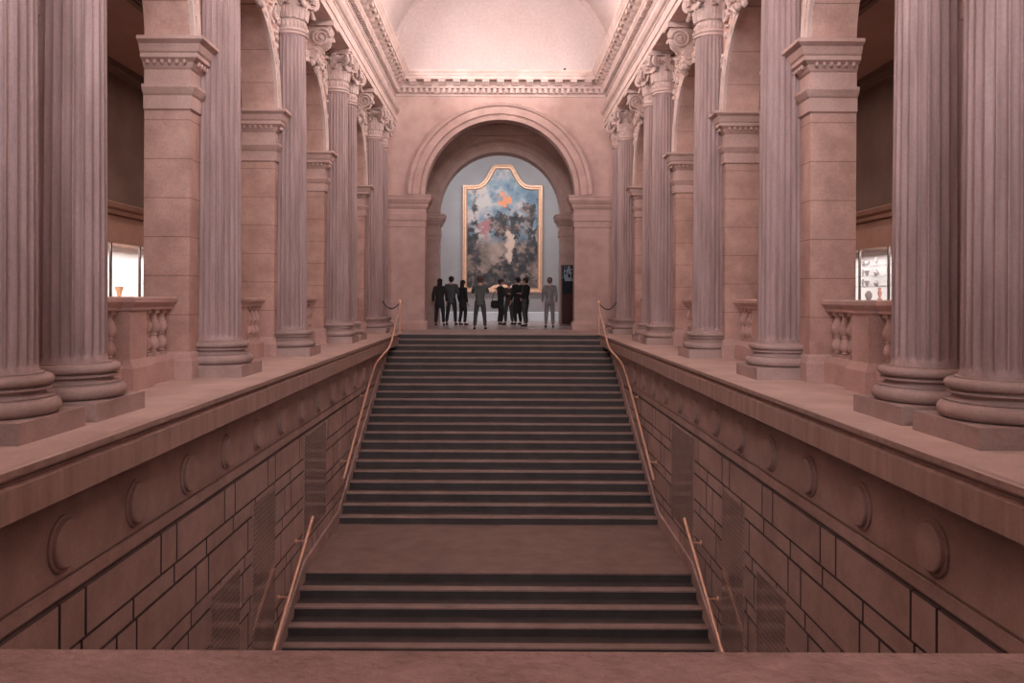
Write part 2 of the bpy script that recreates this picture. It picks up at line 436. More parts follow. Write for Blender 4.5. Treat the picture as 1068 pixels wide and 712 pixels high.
bm = bmesh.new(); n = 48; VR = 3.62; VZ = 8.0
for k in range(n):
    a, b = PI*k/n, PI*(k+1)/n
    quad(bm, (VR*math.cos(a), Y0, VZ+VR*math.sin(a)), (VR*math.cos(b), Y0, VZ+VR*math.sin(b)), (VR*math.cos(b), YE+.2, VZ+VR*math.sin(b)), (VR*math.cos(a), YE+.2, VZ+VR*math.sin(a)))
cl = obj('ceiling', bm, M['vault'], smooth=True); tag(cl, kind='structure')
bm = bmesh.new()
bm.faces.new([bm.verts.new((VR*math.cos(PI*k/n), YE+.12, VZ+VR*math.sin(PI*k/n))) for k in range(n+1)])
arc_sweep(bm, (0, YE+.12, VZ), [(VR, 0), (VR, .10), (VR-.10, .10), (VR-.13, .04), (VR-.13, 0)], 'y')
obj('tympanum', bm, M['vault'], cl)
for s in (-1, 1):
    bm = bmesh.new(); box(bm, s*3.30, s*4.5, Y0, YE+.2, 7.42, 8.0); obj('vault_seat', bm, M['vault'], cl)
# small dark camera dome on the end cornice
bm = bmesh.new()
lathe(bm, [(.01, 8.10), (.045, 8.10), (.045, 8.14), (.033, 8.165), (.01, 8.175)], 16, cx=2.0, cy=YE-.42)
tag(obj('dome_camera', bm, M['bronze'], smooth=True), 'small dark dome standing on the cornice above the arch', 'camera')

# ------------------------------------------------------------------ end wall with the great arch, second arch, gallery
def arch_wall(name, y0, y1, half, r, ztop, matname, spring=SPRING):
    bm = bmesh.new()
    for s in (-1, 1): box(bm, s*r, s*half, y0, y1, 0, ztop)
    n = 48
    pts = [(r*math.cos(PI*k/n), spring + r*math.sin(PI*k/n)) for k in range(n+1)]
    for (x1, z1), (x2, z2) in zip(pts, pts[1:]):
        for y in (y0, y1): quad(bm, (x1, y, z1), (x2, y, z2), (x2, y, ztop), (x1, y, ztop))
        quad(bm, (x1, y0, z1), (x2, y0, z2), (x2, y1, z2), (x1, y1, z1))
    quad(bm, (-r, y0, ztop), (r, y0, ztop), (r, y1, ztop), (-r, y1, ztop))
    return tag(obj(name, bm, M[matname]), kind='structure')
SE = 4.28; TE = .5
ew = arch_wall('end_wall', YE, YE+TE, 9.0, 2.37, 8.0, 'plain_stone', SE)
bm = bmesh.new()
arc_sweep(bm, (0, YE, SE), [(2.375, -.02), (2.365, .04), (2.49, .05), (2.50, .015), (2.54, .015), (2.55, .07), (2.74, .08), (2.75, .05), (2.78, .05), (2.80, .12), (2.88, .16), (2.93, .14), (2.93, -.02)], 'y', 72)
obj('archivolt', bm, M['plain_stone'], ew)
bm = bmesh.new()
for k in range(110):
    a = PI*(k+.5)/110
    ball(bm, (2.52*math.cos(a), YE-.03, SE+2.52*math.sin(a)), (.022, .03, .022))
obj('bead_row', bm, M['plain_stone'], ew)
eimp = [(0.0, 3.12), (.02, 3.14), (.02, 3.32), (.05, 3.34), (.05, 3.55), (.03, 3.56), (.03, 3.70), (.06, 3.72), (.10, 3.80), (.10, 3.84), (.14, 3.88), (.20, 3.98), (.20, 4.06), (.22, 4.09), (.22, 4.13), (0, 4.16)]
for s in (-1, 1):
    path = [(s*3.6, YE), (s*2.37, YE), (s*2.37, YE+.5), (s*3.2, YE+.5)]
    bm = bmesh.new(); sweep(bm, path, [(o, z+.12) for o, z in eimp], side=(-1 if s < 0 else 1)); obj('impost', bm, M['plain_stone'], ew)
    bm = bmesh.new(); sweep(bm, path, [(.07, 0), (.07, .20), (.04, .25), (.02, .28), (0, .29)], side=(-1 if s < 0 else 1)); obj('pier_base', bm, M['plain_stone'], ew)
Y2 = 31.5
iw = arch_wall('inner_arch_wall', Y2, Y2+.8, 9.0, 2.26, 8.0, 'plain_stone', 4.2)
bm = bmesh.new()
arc_sweep(bm, (0, Y2, 4.2), [(2.265, -.02), (2.255, .04), (2.42, .05), (2.43, .03), (2.62, .05), (2.72, .10), (2.82, .09), (2.82, -.02)], 'y', 64)
obj('archivolt', bm, M['plain_stone'], iw)
for s in (-1, 1):
    path = [(s*4.2, Y2), (s*2.27, Y2), (s*2.27, Y2+.8), (s*3.2, Y2+.8)]
    bm = bmesh.new(); sweep(bm, path, eimp, side=(-1 if s < 0 else 1)); obj('impost', bm, M['plain_stone'], iw)
# vestibule between the arches
bm = bmesh.new(); box(bm, -9, 9, YE+.5, Y2, 7.9, 8.1)
vc = tag(obj('vestibule_ceiling', bm, M['aisle_ceiling']), kind='structure')
bm = bmesh.new()
prism(bm, [(Y2-o, z) for o, z in [(-.01, 7.05), (.03, 7.07), (.03, 7.46), (.06, 7.48), (.06, 7.61), (.16, 7.63), (.20, 7.69), (.34, 7.71), (.34, 7.78), (.42, 7.9), (-.01, 7.9)]], -6, 6, 'x')
for k in range(48): box(bm, -4.7+.2*k-.055, -4.7+.2*k+.055, Y2-.14, Y2-.05, 7.48, 7.605)
obj('moulding', bm, M['plain_stone'], vc)
for s in (-1, 1):
    bm = bmesh.new(); box(bm, s*5.6, s*5.9, YE+.5, Y2, 0, 7.9); tag(obj('vestibule_wall_'+side_name(s), bm, M['stone']), kind='structure')
    bm = bmesh.new(); box(bm, s*6.5, s*6.9, Y2+.8, 38.4, 0, 7.6); tag(obj('gallery_wall_'+side_name(s), bm, M['gallery']), kind='structure')
bm = bmesh.new(); box(bm, -7, 7, 38.0, 38.4, 0, 7.6)
gw = tag(obj('gallery_wall_back', bm, M['gallery']), kind='structure')
bm = bmesh.new(); prism(bm, [(38.02, 0), (37.93, 0), (37.93, .36), (37.97, .40), (38.02, .40)], -6.5, 6.5, 'x')
tag(obj('baseboard_back', bm, M['white']), kind='structure')
bm = bmesh.new(); box(bm, -7, 7, Y2+.8, 38.4, 7.6, 7.8); tag(obj('gallery_ceiling', bm, M['vault']), kind='structure')

# ------------------------------------------------------------------ columns
def shaft_bm():
    bm = bmesh.new(); NF = 24; per = 9
    lv = [(.42, 0, 1.10), (.455, 0, 1.04), (.49, 0, 1.0), (.50, .35, 1), (.515, .7, 1), (.54, .93, 1), (.58, 1, 1)]
    lv += [(.58+(5.36-.58)*t/7, 1, 1) for t in range(1, 8)]
    lv += [(5.42, .93, 1), (5.455, .7, 1), (5.475, .35, 1), (5.485, 0, 1), (5.52, 0, 1.03)]
    rings = []
    for z, fd, k in lv:
        t = max(0, (z-.5)/5.0); r = (R0 - .04*t**1.5)*k
        ring = []
        for f in range(NF):
            for q in range(per):
                u = q/per
                a = 2*PI*(f+u)/NF
                if u < .20: d = 0
                else:
                    w = (u-.2)/.8*2-1
                    d = math.sqrt(max(0, 1-w*w))*.030*fd
                ring.append(bm.verts.new(((r-d)*math.cos(a), (r-d)*math.sin(a), z)))
        rings.append(ring)
    n = NF*per
    for a, b in zip(rings, rings[1:]):
        for k in range(n): bm.faces.new((a[k], a[(k+1) % n], b[(k+1) % n], b[k]))
    return bm
def base_bm():
    bm = bmesh.new(); pr = [(.2, .15)]
    for k in range(9):
        a = -PI/2 + PI*k/8; pr.append((.385+.066*math.cos(a), .212+.062*math.sin(a)))
    pr += [(.405, .276), (.405, .286), (.37, .289)]
    for k in range(7):
        a = -PI/2 + PI*k/6; pr.append((.368-.022*math.cos(a), .310+.020*math.sin(a)))
    pr += [(.372, .332), (.386, .334), (.386, .346), (.36, .349), (.36, .360)]
    for k in range(9):
        a = -PI/2 + PI*k/8; pr.append((.362+.042*math.cos(a), .400+.038*math.sin(a)))
    pr += [(.335, .440), (.335, .452), (.2, .455)]
    lathe(bm, pr, 64); return bm
def leaf(bm, ang, r0, z0, h, w, curl, bell):
    NX, NZ = 8, 9; rows = []
    for j in range(NZ+1):
        t = j/NZ
        if t < .72:
            z = z0 + h*t/.72*.92; out = r0 + bell*t + .012
        else:
            q = (t-.72)/.28*2.4
            z = z0 + h*.92 + .5*curl*math.sin(q); out = r0 + bell*.72 + .012 + curl*(1-math.cos(q))*.75
        wid = w*(.75+.35*math.sin(t*PI*.9))*(1-.65*max(0, t-.7)/.3)*(1+.17*math.sin(t*26))
        row = []
        for i in range(NX+1):
            u = i/NX*2-1
            dz = -.02*abs(u)
            rr = out + .018*(1-u*u) + .010*math.cos(u*PI*3)
            a = ang + u*wid/rr
            row.append(bm.verts.new((rr*math.cos(a), rr*math.sin(a), z+dz)))
        rows.append(row)
    for a, b in zip(rows, rows[1:]):
        for i in range(NX): bm.faces.new((a[i], a[i+1], b[i+1], b[i]))
def capital_bm():
    bm = bmesh.new()
    lathe(bm, [(.2, 5.50), (.262, 5.505), (.285, 5.52), (.285, 5.545), (.268, 5.555), (.275, 5.56), (.295, 5.585), (.275, 5.61), (.258, 5.615), (.256, 5.77), (.268, 5.775), (.275, 5.79), (.262, 5.80), (.265, 6.0), (.29, 6.12), (.33, 6.22), (.34, 6.30), (.2, 6.31)], 48)
    for k in range(24):
        a = 2*PI*k/24
        ball(bm, (.262*math.cos(a), .262*math.sin(a), 5.69), (.022, .030, .062), Matrix.Rotation(a, 3, 'Z'))
    for k in range(8): leaf(bm, 2*PI*k/8, .262, 5.79, .21, .105, .075, .02)
    for k in range(8): leaf(bm, 2*PI*(k+.5)/8, .262, 5.80, .34, .10, .085, .05)
    ab = bmesh.new(); vols = []
    for k in range(4):
        d = PI/4 + PI/2*k; ca, sa = math.cos(d), math.sin(d); vb = bmesh.new(); vols.append(vb)
        for off in (-.055, .055):
            pts = []
            for q in range(46):
                t = q/45; a = PI*.55 - t*2.4*2*PI; rad = .135*(1-.86*t)
                u = .395 + rad*math.cos(a); v = 6.185 + rad*math.sin(a)
                pts.append((u*ca - off*sa, u*sa + off*ca, v))
            tube(vb, pts, [.034*(1-.45*q/45) for q in range(46)], 6)
        ball(vb, (.395*ca, .395*sa, 6.185), (.10, .045, .10), Matrix.Rotation(d, 3, 'Z'), 2)
        for t in range(5):                                   # leaf falling under the volute
            ball(vb, ((.39+.018*t)*ca, (.39+.018*t)*sa, 6.06-.03*t), (.045, .07-.008*t, .035), Matrix.Rotation(d, 3, 'Z'))
    for k in range(4):                                       # flower on each face, husks beside it
        d = PI/2*k; ca, sa = math.cos(d), math.sin(d)
        for q in range(6):
            a = 2*PI*q/6; y = .055*math.cos(a); z = 6.35+.055*math.sin(a)
            ball(bm, (.355*ca - y*sa, .355*sa + y*ca, z), (.035, .04, .04), Matrix.Rotation(d, 3, 'Z'))
        ball(bm, (.385*ca, .385*sa, 6.35), (.03, .03, .03))
        for sg in (-1, 1):
            for q in range(4):
                y = sg*(.07+.045*q); ball(bm, (.325*ca - y*sa, .325*sa + y*ca, 6.21+.012*q), (.035, .028, .05), Matrix.Rotation(d, 3, 'Z'))
    out = []
    for k in range(4):
        d = PI/4 + PI/2*k
        out.append((.53*math.cos(d-.075), .53*math.sin(d-.075))); out.append((.53*math.cos(d+.075), .53*math.sin(d+.075)))
        for q in range(1, 8):
            t = q/8; aa = d+.075 + (PI/2-.15)*t
            p0 = Vector((.53*math.cos(d+.075), .53*math.sin(d+.075))); p1 = Vector((.53*math.cos(d+PI/2-.075), .53*math.sin(d+PI/2-.075)))
            p = p0.lerp(p1, t); nrm = Vector((math.cos(d+PI/4), math.sin(d+PI/4)))
            p -= nrm*.055*math.sin(PI*t)
            out.append((p.x, p.y))
    prism(ab, [(x*.95, y*.95) for x, y in out], 6.32, 6.36, 'z'); prism(ab, out, 6.362, 6.42, 'z')
    return {'bell': bm, 'abacus': ab, 'volutes': vols}
def clip(bm):                                                # engaged column: its back is inside the wall
    bmesh.ops.bisect_plane(bm, geom=bm.verts[:]+bm.edges[:]+bm.faces[:], plane_co=(-.149, 0, 0), plane_no=(-1, 0, 0), clear_outer=True)
    return bm
col0 = None
where = ['nearest the camera, cut by the {} edge of the photo', 'second from the camera on the {} ledge, close behind the first', 'third from the camera on the {} ledge, standing alone',
         'fourth from the camera on the {} ledge, between two arches', 'front one of the second pair on the {} ledge', 'back one of the second pair on the {} ledge', 'front one of the pair on the {} by the end wall', 'back one of the pair on the {}, touching the end wall']
for s in (-1, 1):
    for k, y in enumerate(CY):
        lab = 'fluted stone column ' + where[k].format(side_name(s))
        if col0 is None:
            col0 = thing('fluted_column', lab, 'column', (s*AX, y, 0), 0 if s < 0 else PI, 'fluted columns along the ledges', 'thing')
            bm = bmesh.new(); box(bm, -.453, .453, -.453, .453, 0, .15); obj('plinth', clip(bm), M['colbase'], col0)
            obj('base', clip(base_bm()), M['colbase'], col0, True, 40)
            obj('shaft', clip(shaft_bm()), M['column'], col0, True, 35)
            cb = capital_bm(); cp_ = obj('capital', clip(cb['bell']), M['cap'], col0, True, 45)
            obj('abacus', clip(cb['abacus']), M['cap'], cp_)
            for q, vb in enumerate(cb['volutes']):
                clip(vb)
                if len(vb.faces) > 20: obj('volute', vb, M['cap'], cp_, True, 45)
                else: vb.free()
        else:
            dup(col0, (s*AX, y, 0), 0 if s < 0 else PI, lab)

# ------------------------------------------------------------------ balustrades in the arches
def baluster_bm():
    bm = bmesh.new()
    box(bm, -.055, .055, -.055, .055, .31, .35)
    lathe(bm, [(.03, .35), (.045, .36), (.045, .375), (.035, .38), (.062, .41), (.072, .44), (.064, .48), (.044, .53), (.038, .545), (.05, .55), (.05, .565), (.04, .57), (.062, .60), (.074, .645), (.070, .68), (.052, .73), (.038, .77), (.034, .785), (.045, .79), (.045, .81), (.03, .815)], 16)
    box(bm, -.055, .055, -.055, .055, .81, .85)
    return bm
bal_me = None
names = {1: 'first', 2: 'second', 3: 'third', 4: 'fourth'}
for s in (-1, 1):
    for k, (a, b) in enumerate(BAYS[1:], 1):
        c = (a+b)/2 + .08; xc = s*4.08
        t = thing('balustrade', f'stone balustrade with pedestal in the {names[k]} open arch on the {side_name(s)}', 'balustrade', (xc, c, 0), 0, 'balustrades between the piers')
        h0, h1 = a - c + .005, b - c - .005
        bm = bmesh.new(); pth = [(-.12, h0), (.12, h0), (.12, h1), (-.12, h1)]
        sweep(bm, pth, [(0, 0), (0, .24), (.03, .28), (.05, .31), (.12, .31)], True, 1); obj('base', bm, M['plain_stone'], t)
        bm = bmesh.new()
        for hs in ((h0, -.255), (.255, h1)):
            pr = [(.07, .85), (.085, .86), (.085, .885), (.10, .90), (.13, .93), (.14, .945), (.14, .985), (.12, 1.0), (-.12, 1.0), (-.14, .985), (-.14, .945), (-.13, .93), (-.10, .90), (-.085, .885), (-.085, .86), (-.07, .85)]
            prism(bm, pr, hs[0], hs[1], 'y')
        obj('top_rail', bm, M['plain_stone'], t)
        bm = bmesh.new()
        sq = [(-.19, -.23), (.19, -.23), (.19, .23), (-.19, .23)]
        sweep(bm, sq, [(-.04, 0), (-.04, .24), (-.01, .28), (.02, .33), (.02, .84), (0, .85), (-.015, .86), (-.015, .885), (-.03, .90), (-.06, .93), (-.07, .945), (-.07, .985), (-.05, 1.0), (.18, 1.0)], True, 1)
        obj('pedestal', bm, M['plain_stone'], t)
        for lo, hi in ((h0+.05, -.23), (.23, h1-.05)):
            n = max(2, int((hi-lo)/.19)); st = (hi-lo)/n
            for q in range(n):
                if bal_me is None:
                    bo = obj('baluster', baluster_bm(), M['plain_stone'], t, True, 40); bal_me = bo.data
                else:
                    bo = bpy.data.objects.new('baluster', bal_me); C.objects.link(bo); bo.parent = t
                bo.location = (0, lo+st*(q+.5), 0)

# ------------------------------------------------------------------ stair walls
def ashlar(bm, s, lo, hi):
    """rows of blocks with recessed joints, in the order of the photo"""
    P = 1.75; rows = [(-1.158, -1.483, 'A', 0), (-1.513, -1.673, 'T', .31), (-1.708, -2.073, 'A', .875), (-2.103, -2.253, 'T', .75), (-2.288, -2.648, 'A', .30), (-2.678, -2.818, 'T', .1), (-2.848, -3.238, 'A', .9), (-3.268, -3.408, 'T', .5),
                      (-3.438, -3.808, 'A', .2), (-3.838, -3.988, 'T', .6), (-4.018, -4.388, 'A', .9), (-4.418, -4.588, 'T', 0), (-4.618, -4.988, 'A', .4), (-5.018, -5.388, 'A', .9), (-5.418, -5.788, 'A', .2)]
    g = .013
    for z1, z0, kind, off in rows:
        z1 += .007 if z1 < -1.2 else .028; z0 -= .007
        y = lo - 3 + (5.83 - (lo-3)) % P - P + off
        while y < hi:
            seg = [(y, y+.37), (y+.37, y+P)] if kind == 'A' else [(y, y+.87), (y+.87, y+P)]
            for a, b in seg:
                a, b = max(a+g, lo), min(b-g, hi)
                if b-a < .05: continue
                # bevelled face block
                X0, X1 = s*(SW+.03), s*SW; e = .004
                A = [(X0, a, z0), (X0, b, z0), (X0, b, z1), (X0, a, z1)]; B = [(X1, a+e, z0+e), (X1, b-e, z0+e), (X1, b-e, z1-e), (X1, a+e, z1-e)]
                va = [bm.verts.new(p) for p in A]; vb = [bm.verts.new(p) for p in B]
                for i in range(4): bm.faces.new((va[i], va[(i+1) % 4], vb[(i+1) % 4], vb[i])).material_index = 1
                bm.faces.new(vb)
            y += P
def stair_z(y):
    if y >= TOPY: return 0
    if y >= LBY: return -(TOPY-y)/RUN*RISE - RISE
    if y >= LFY: return LAND_Z
    return LAND_Z - (LFY-y)/RUN*RISE
for s in (-1, 1):
    sd = side_name(s)
    bm = bmesh.new(); box(bm, s*(SW+.026), s*(SW+.5), -1.0, TOPY, -6.5, -.28)
    w = tag(obj('stair_wall_'+sd, bm, M['groove']), kind='structure')
    bm = bmesh.new(); ashlar(bm, s, -1.0, TOPY); obj('ashlar_blocks', bm, [M['ashlar'], M['groove']], w)
    bm = bmesh.new(); box(bm, s*SW, s*(SW+.1), -1.0, TOPY, -.955, -.3); obj('frieze', bm, M['ashlar'], w)
    bm = bmesh.new()
    cp = [(EDGE, -.005), (EDGE, -.043), (EDGE+.05, -.05), (EDGE+.056, -.07), (EDGE+.04, -.078), (EDGE+.046, -.10), (EDGE+.012, -.112), (EDGE+.012, -.305), (EDGE+.03, -.312), (EDGE+.06, -.33), (SW+.05, -.335), (SW+.05, -.005)]
    prism(bm, [(s*x, z) for x, z in cp], -1.0, TOPY); obj('coping', bm, M['coping'], w)
    bm = bmesh.new(); box(bm, s*EDGE, s*(EDGE+.06), -1.0, TOPY, -.006, 0); obj('coping_top', bm, M['ledge'], w)
    bm = bmesh.new()
    prism(bm, [(s*(SW+.06), -.972), (s*(SW+.026), -.974), (s*(SW+.02), -.982), (s*(SW+.03), -.990), (s*(SW+.012), -.996), (s*(SW+.010), -1.092), (s*(SW+.02), -1.10), (s*(SW+.026), -1.112), (s*(SW+.06), -1.115)], -1.0, TOPY)
    obj('string_course', bm, M['ashlar'], w)
    first = None
    for k in range(14):
        y = 4.68 + 1.178*k
        if y > 22: continue
        if first is None:
            bm = bmesh.new()
            lathe(bm, [(.198, -.004), (.198, .018), (.185, .024), (.178, .020), (.170, .020), (.168, .048), (.155, .056), (.05, .058), (.01, .058)], 40)
            first = obj('roundel', bm, M['ashlar'], w, True, 30); o = first
        else:
            o = first.copy(); C.objects.link(o); o.parent = w
        o.rotation_euler = (0, -s*PI/2, 0); o.location = (s*SW, y, -.715)
    # sloping skirting
    bm = bmesh.new(); ys = [LFY-16*RUN, LFY, LBY, TOPY]
    top = [(y, stair_z(y)+.17 + (.08 if y == LBY else 0)) for y in ys]; bot = [(y, stair_z(y)-.35) for y in ys[::-1]]
    prism(bm, top+bot, s*(SH-.003), s*(SW+.01), 'x'); obj('skirting', bm, M['ashlar'], w)
    for k, (ya, yb, za, zb) in enumerate(((8.9, 9.86, -5.0, -2.15), (10.40, 11.40, -5.0, -1.57), (13.1, 14.75, -2.75, -1.17))):
        bm = bmesh.new()
        prism(bm, [(ya, za), (yb, za), (yb, zb), (ya, zb)], s*(SW-.012), s*(SW+.02), 'x')
        bmesh.ops.bevel(bm, geom=bm.edges[:], offset=.006, segments=2, affect='EDGES')
        lab = ['lower and nearer inscribed tablet low on the {} stair wall', 'tall inscribed tablet beside the lower handrail on the {} stair wall', 'farthest and highest inscribed tablet on the {} stair wall by the landing'][k].format(sd)
        tag(obj('inscribed_tablet', bm, M['tablet']), 'polished stone ' + lab if k else 'polished stone ' + lab, 'tablet', 'inscribed tablets on the stair walls')

# ------------------------------------------------------------------ staircase
st = thing('staircase', 'wide two-flight stone staircase with shade-dark risers rising to the arch', 'staircase', (0, TOPY, 0))
def step(y_front, y_back, z_top, h=RISE):
    bm = bmesh.new()
    y0, y1 = y_front-TOPY, y_back-TOPY
    nose = .018
    prism(bm, [(y0, z_top-.035), (y0-nose, z_top-.028), (y0-nose, z_top-.004), (y0-nose+.004, z_top), (y0+.14, z_top), (y0+.14, z_top-.035)], -SH, SH, 'x', mi=0)
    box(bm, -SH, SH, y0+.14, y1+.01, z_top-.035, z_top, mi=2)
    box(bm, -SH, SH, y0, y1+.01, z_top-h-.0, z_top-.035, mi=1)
    return obj('step', bm, [M['tread'], M['riser'], M['tread_shade']], st)
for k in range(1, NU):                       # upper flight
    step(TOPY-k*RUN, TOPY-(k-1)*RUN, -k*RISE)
bm = bmesh.new(); prism(bm, [(0, -.035), (-.018, -.028), (-.018, -.002), (0, 0.001), (.3, .001), (.3, -.035)], -EDGE, EDGE, 'x'); box(bm, -SH, SH, 0, .3, -RISE, -.035, mi=1)
obj('top_step', bm, [M['topfloor'], M['riser']], st)
bm = bmesh.new()
y0, y1 = LFY-TOPY, LBY-TOPY
prism(bm, [(y0, LAND_Z-.035), (y0-.018, LAND_Z-.028), (y0-.018, LAND_Z-.004), (y0, LAND_Z), (y1+.02, LAND_Z), (y1+.02, LAND_Z-.035)], -SH, SH, 'x', mi=0)
box(bm, -SH, SH, y0, y1+.02, LAND_Z-RISE, LAND_Z-.035, mi=1)
obj('landing', bm, [M['landing'], M['riser']], st)
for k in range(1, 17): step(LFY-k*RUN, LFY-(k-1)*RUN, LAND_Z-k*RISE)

# ------------------------------------------------------------------ handrails, ropes
for s in (-1, 1):
    sd = side_name(s); hx = 2.85
    t = thing('handrail', f'brass handrail with bent upper end on the {sd} of the upper flight', 'handrail', (s*2.82, TOPY+.1, 0), 0, 'brass handrails on the stairs')
    O = Vector((s*2.82, TOPY+.1, 0))
    pts = [(2.86, 15.55, -2.34), (2.875, 17.5, -1.45), (2.88, 19.2, -.70), (2.84, 19.75, -.47), (2.70, 20.2, -.27), (2.64, 20.55, -.10), (2.68, 21.6, .26), (2.76, 23.2, .66), (2.80, 23.75, .84), (2.82, 23.9, .88)]
    bm = bmesh.new(); tube(bm, [Vector((s*x, y, z))-O for x, y, z in smooth_path(pts, 8)], .025, 12)
    rl = obj('rail', bm, M['brass'], t, True, 60)
    bm = bmesh.new()
    lathe(bm, [(.06, 0), (.06, .015), (.026, .03), (.026, .86), (.05, .87), (.062, .90), (.05, .94), (.02, .95)], 16); obj('post', bm, M['brass'], t, True, 50)
    for y, x, z in ((16.2, 2.863, -2.04), (18.4, 2.878, -1.05)):
        bm = bmesh.new(); tube(bm, [Vector(p)-O for p in ((s*(SW+.0), y, z-.09), (s*2.90, y, z-.09), (s*x, y, z-.02))], .012, 8)
        br = obj('bracket', bm, M['brass'], t, True, 50)
        bm = bmesh.new(); tube(bm, [Vector(p)-O for p in ((s*(SW+.0), y, z-.09), (s*(SW-.02), y, z-.09))], .035, 12); obj('wall_plate', bm, M['brass'], br, True, 50)
    O = Vector((s*2.85, 12.9, -2.4))
    t = thing('handrail', f'straight brass handrail along the lower flight on the {sd} wall', 'handrail', O, 0, 'brass handrails on the stairs')
    a, b = Vector((s*2.85, 12.93, -2.37)), Vector((s*2.85, 10.93, -3.37)); d = b-a; e = a + d*1.9
    bm = bmesh.new(); tube(bm, [a-O, a+d*.5-O, b-O, e-O], .024, 12); ball(bm, a-O, (.028, .028, .028), None, 2); obj('rail', bm, M['brass'], t, True, 60)
    for q in (.17, .66, 1.3):
        p = a + d*q
        bm = bmesh.new(); tube(bm, [Vector(v)-O for v in ((s*SW, p.y, p.z-.09), (s*2.90, p.y, p.z-.09), (p.x, p.y, p.z-.02))], .012, 8)
        br = obj('bracket', bm, M['brass'], t, True, 50)
        bm = bmesh.new(); tube(bm, [Vector(v)-O for v in ((s*SW, p.y, p.z-.09), (s*(SW-.02), p.y, p.z-.09))], .035, 12); obj('wall_plate', bm, M['brass'], br, True, 50)
    bm = bmesh.new(); pa, pb = Vector((s*2.85, TOPY+.1, .83)), Vector((s*3.36, 24.2, .90))
    tube(bm, [pa.lerp(pb, k/16) - Vector((0, 0, .17*math.sin(PI*k/16))) for k in range(17)], .016, 8)
    tag(obj('barrier_rope', bm, M['rope'], None, True, 60), f'dark sagging rope between the {sd} handrail post and the column', 'rope', 'barrier ropes at the stair head')

# ------------------------------------------------------------------ parapet in front of the camera
bm = bmesh.new()
prism(bm, [(-.30, .86), (.225, .86), (.240, .868), (.243, .885), (.240, .899), (.232, .903), (-.30, .903)], -2.7, 2.7, 'x')
pp = tag(obj('parapet_wall', bm, M['parapet'], None), kind='structure')
bm = bmesh.new(); box(bm, -2.7, 2.7, -.25, .18, -6.5, .86); obj('dado', bm, M['parapet'], pp)

# ------------------------------------------------------------------ lit display cases in the aisles
for s in (-1, 1):
    sd = side_name(s)
    xf, xb = 7.55, 8.15; ya, yb = 15.4, 20.6
    t = thing('display_case', f'brightly lit glass display case against the {sd} aisle wall', 'display case', (s*xb, 18.6, 0), 0, 'lit display cases in the aisles')
    O = Vector((s*xb, 18.6, 0))
    def B(name, mat, *bx):
        bm = bmesh.new()
        for x0, x1, y0, y1, z0, z1 in bx: box(bm, s*x0-O.x, s*x1-O.x, y0-O.y, y1-O.y, z0, z1)
        return obj(name, bm, mat, t)
    B('cabinet', M['aisle_trim'], (xf, xb, ya, yb, 0, .98))
    B('lining', M['casewhite'], (xf, xb, ya, yb, .98, 1.0), (xb-.02, xb, ya, yb, 1.0, 2.05), (xf, xb, ya, ya+.03, 1.0, 2.05), (xf, xb, yb-.03, yb, 1.0, 2.05))
    B('top_panel', M['aisle_trim'], (xf-.02, xb, ya, yb, 2.05, 2.46))
    B('glass_front', M['glass'], (xf+.002, xf+.012, ya, yb, 1.0, 2.05))
    for y in (16.38, 17.70, 19.02): B('mullion', M['bronze'], (xf-.015, xf+.02, y-.025, y+.025, .98, 2.05))
    for z in ((1.28, 1.50, 1.72) if s > 0 else ()): B('shelf', M['glass'], (xf+.2, xb-.02, 16.6, 20.0, z, z+.012))
def pot(name, x, y, z, prof, col, label, cat, group=None):
    bm = bmesh.new(); lathe(bm, prof, 20)
    m = M.get('pot%s' % (col,)) or plain('glazed %s' % name, col, .45)
    M['pot%s' % (col,)] = m
    o = obj(name, bm, m, None, True, 50); o.location = (x, y, z); tag(o, label, cat, group)
cup = [(.035, 0), (.04, .01), (.05, .10), (.075, .17), (.08, .20), (.07, .2), (.045, .1), (.01, .03)]
jar = [(.03, 0), (.05, .02), (.075, .09), (.07, .14), (.035, .17), (.045, .19), (.03, .19), (.01, .15)]
fig = [(.05, 0), (.05, .02), (.02, .04), (.035, .10), (.045, .15), (.025, .19), (.035, .23), (.01, .27)]
pot('pottery_cup', -7.8, 17.3, 1.0, cup, (.62, .30, .15), 'small orange pottery cup inside the lit case on the left', 'cup')
pot('pottery_jar', 7.85, 17.95, 1.0, jar, (.20, .15, .14), 'dark round jar on the bottom of the lit right case', 'jar')
pot('figurine', 7.75, 17.2, 1.0, fig, (.42, .19, .16), 'small reddish figurine on the bottom of the lit right case', 'figurine')
lv = [(1.292, 'lowest'), (1.512, 'middle'), (1.732, 'top')]
for z, nm in lv:
    for q, y in enumerate((17.7, 18.15, 18.35)):
        pr = (jar, cup, fig)[(q + int(z*10)) % 3]
        pot('small_vessel', 7.9, y, z, [(r*.7, h*.6) for r, h in pr], (.42, .36, .36), f'little grey vessel, {("right-hand", "centre", "left-hand")[q]} one on the {nm} glass shelf of the right case', 'vessel', 'vessels on the glass shelves')

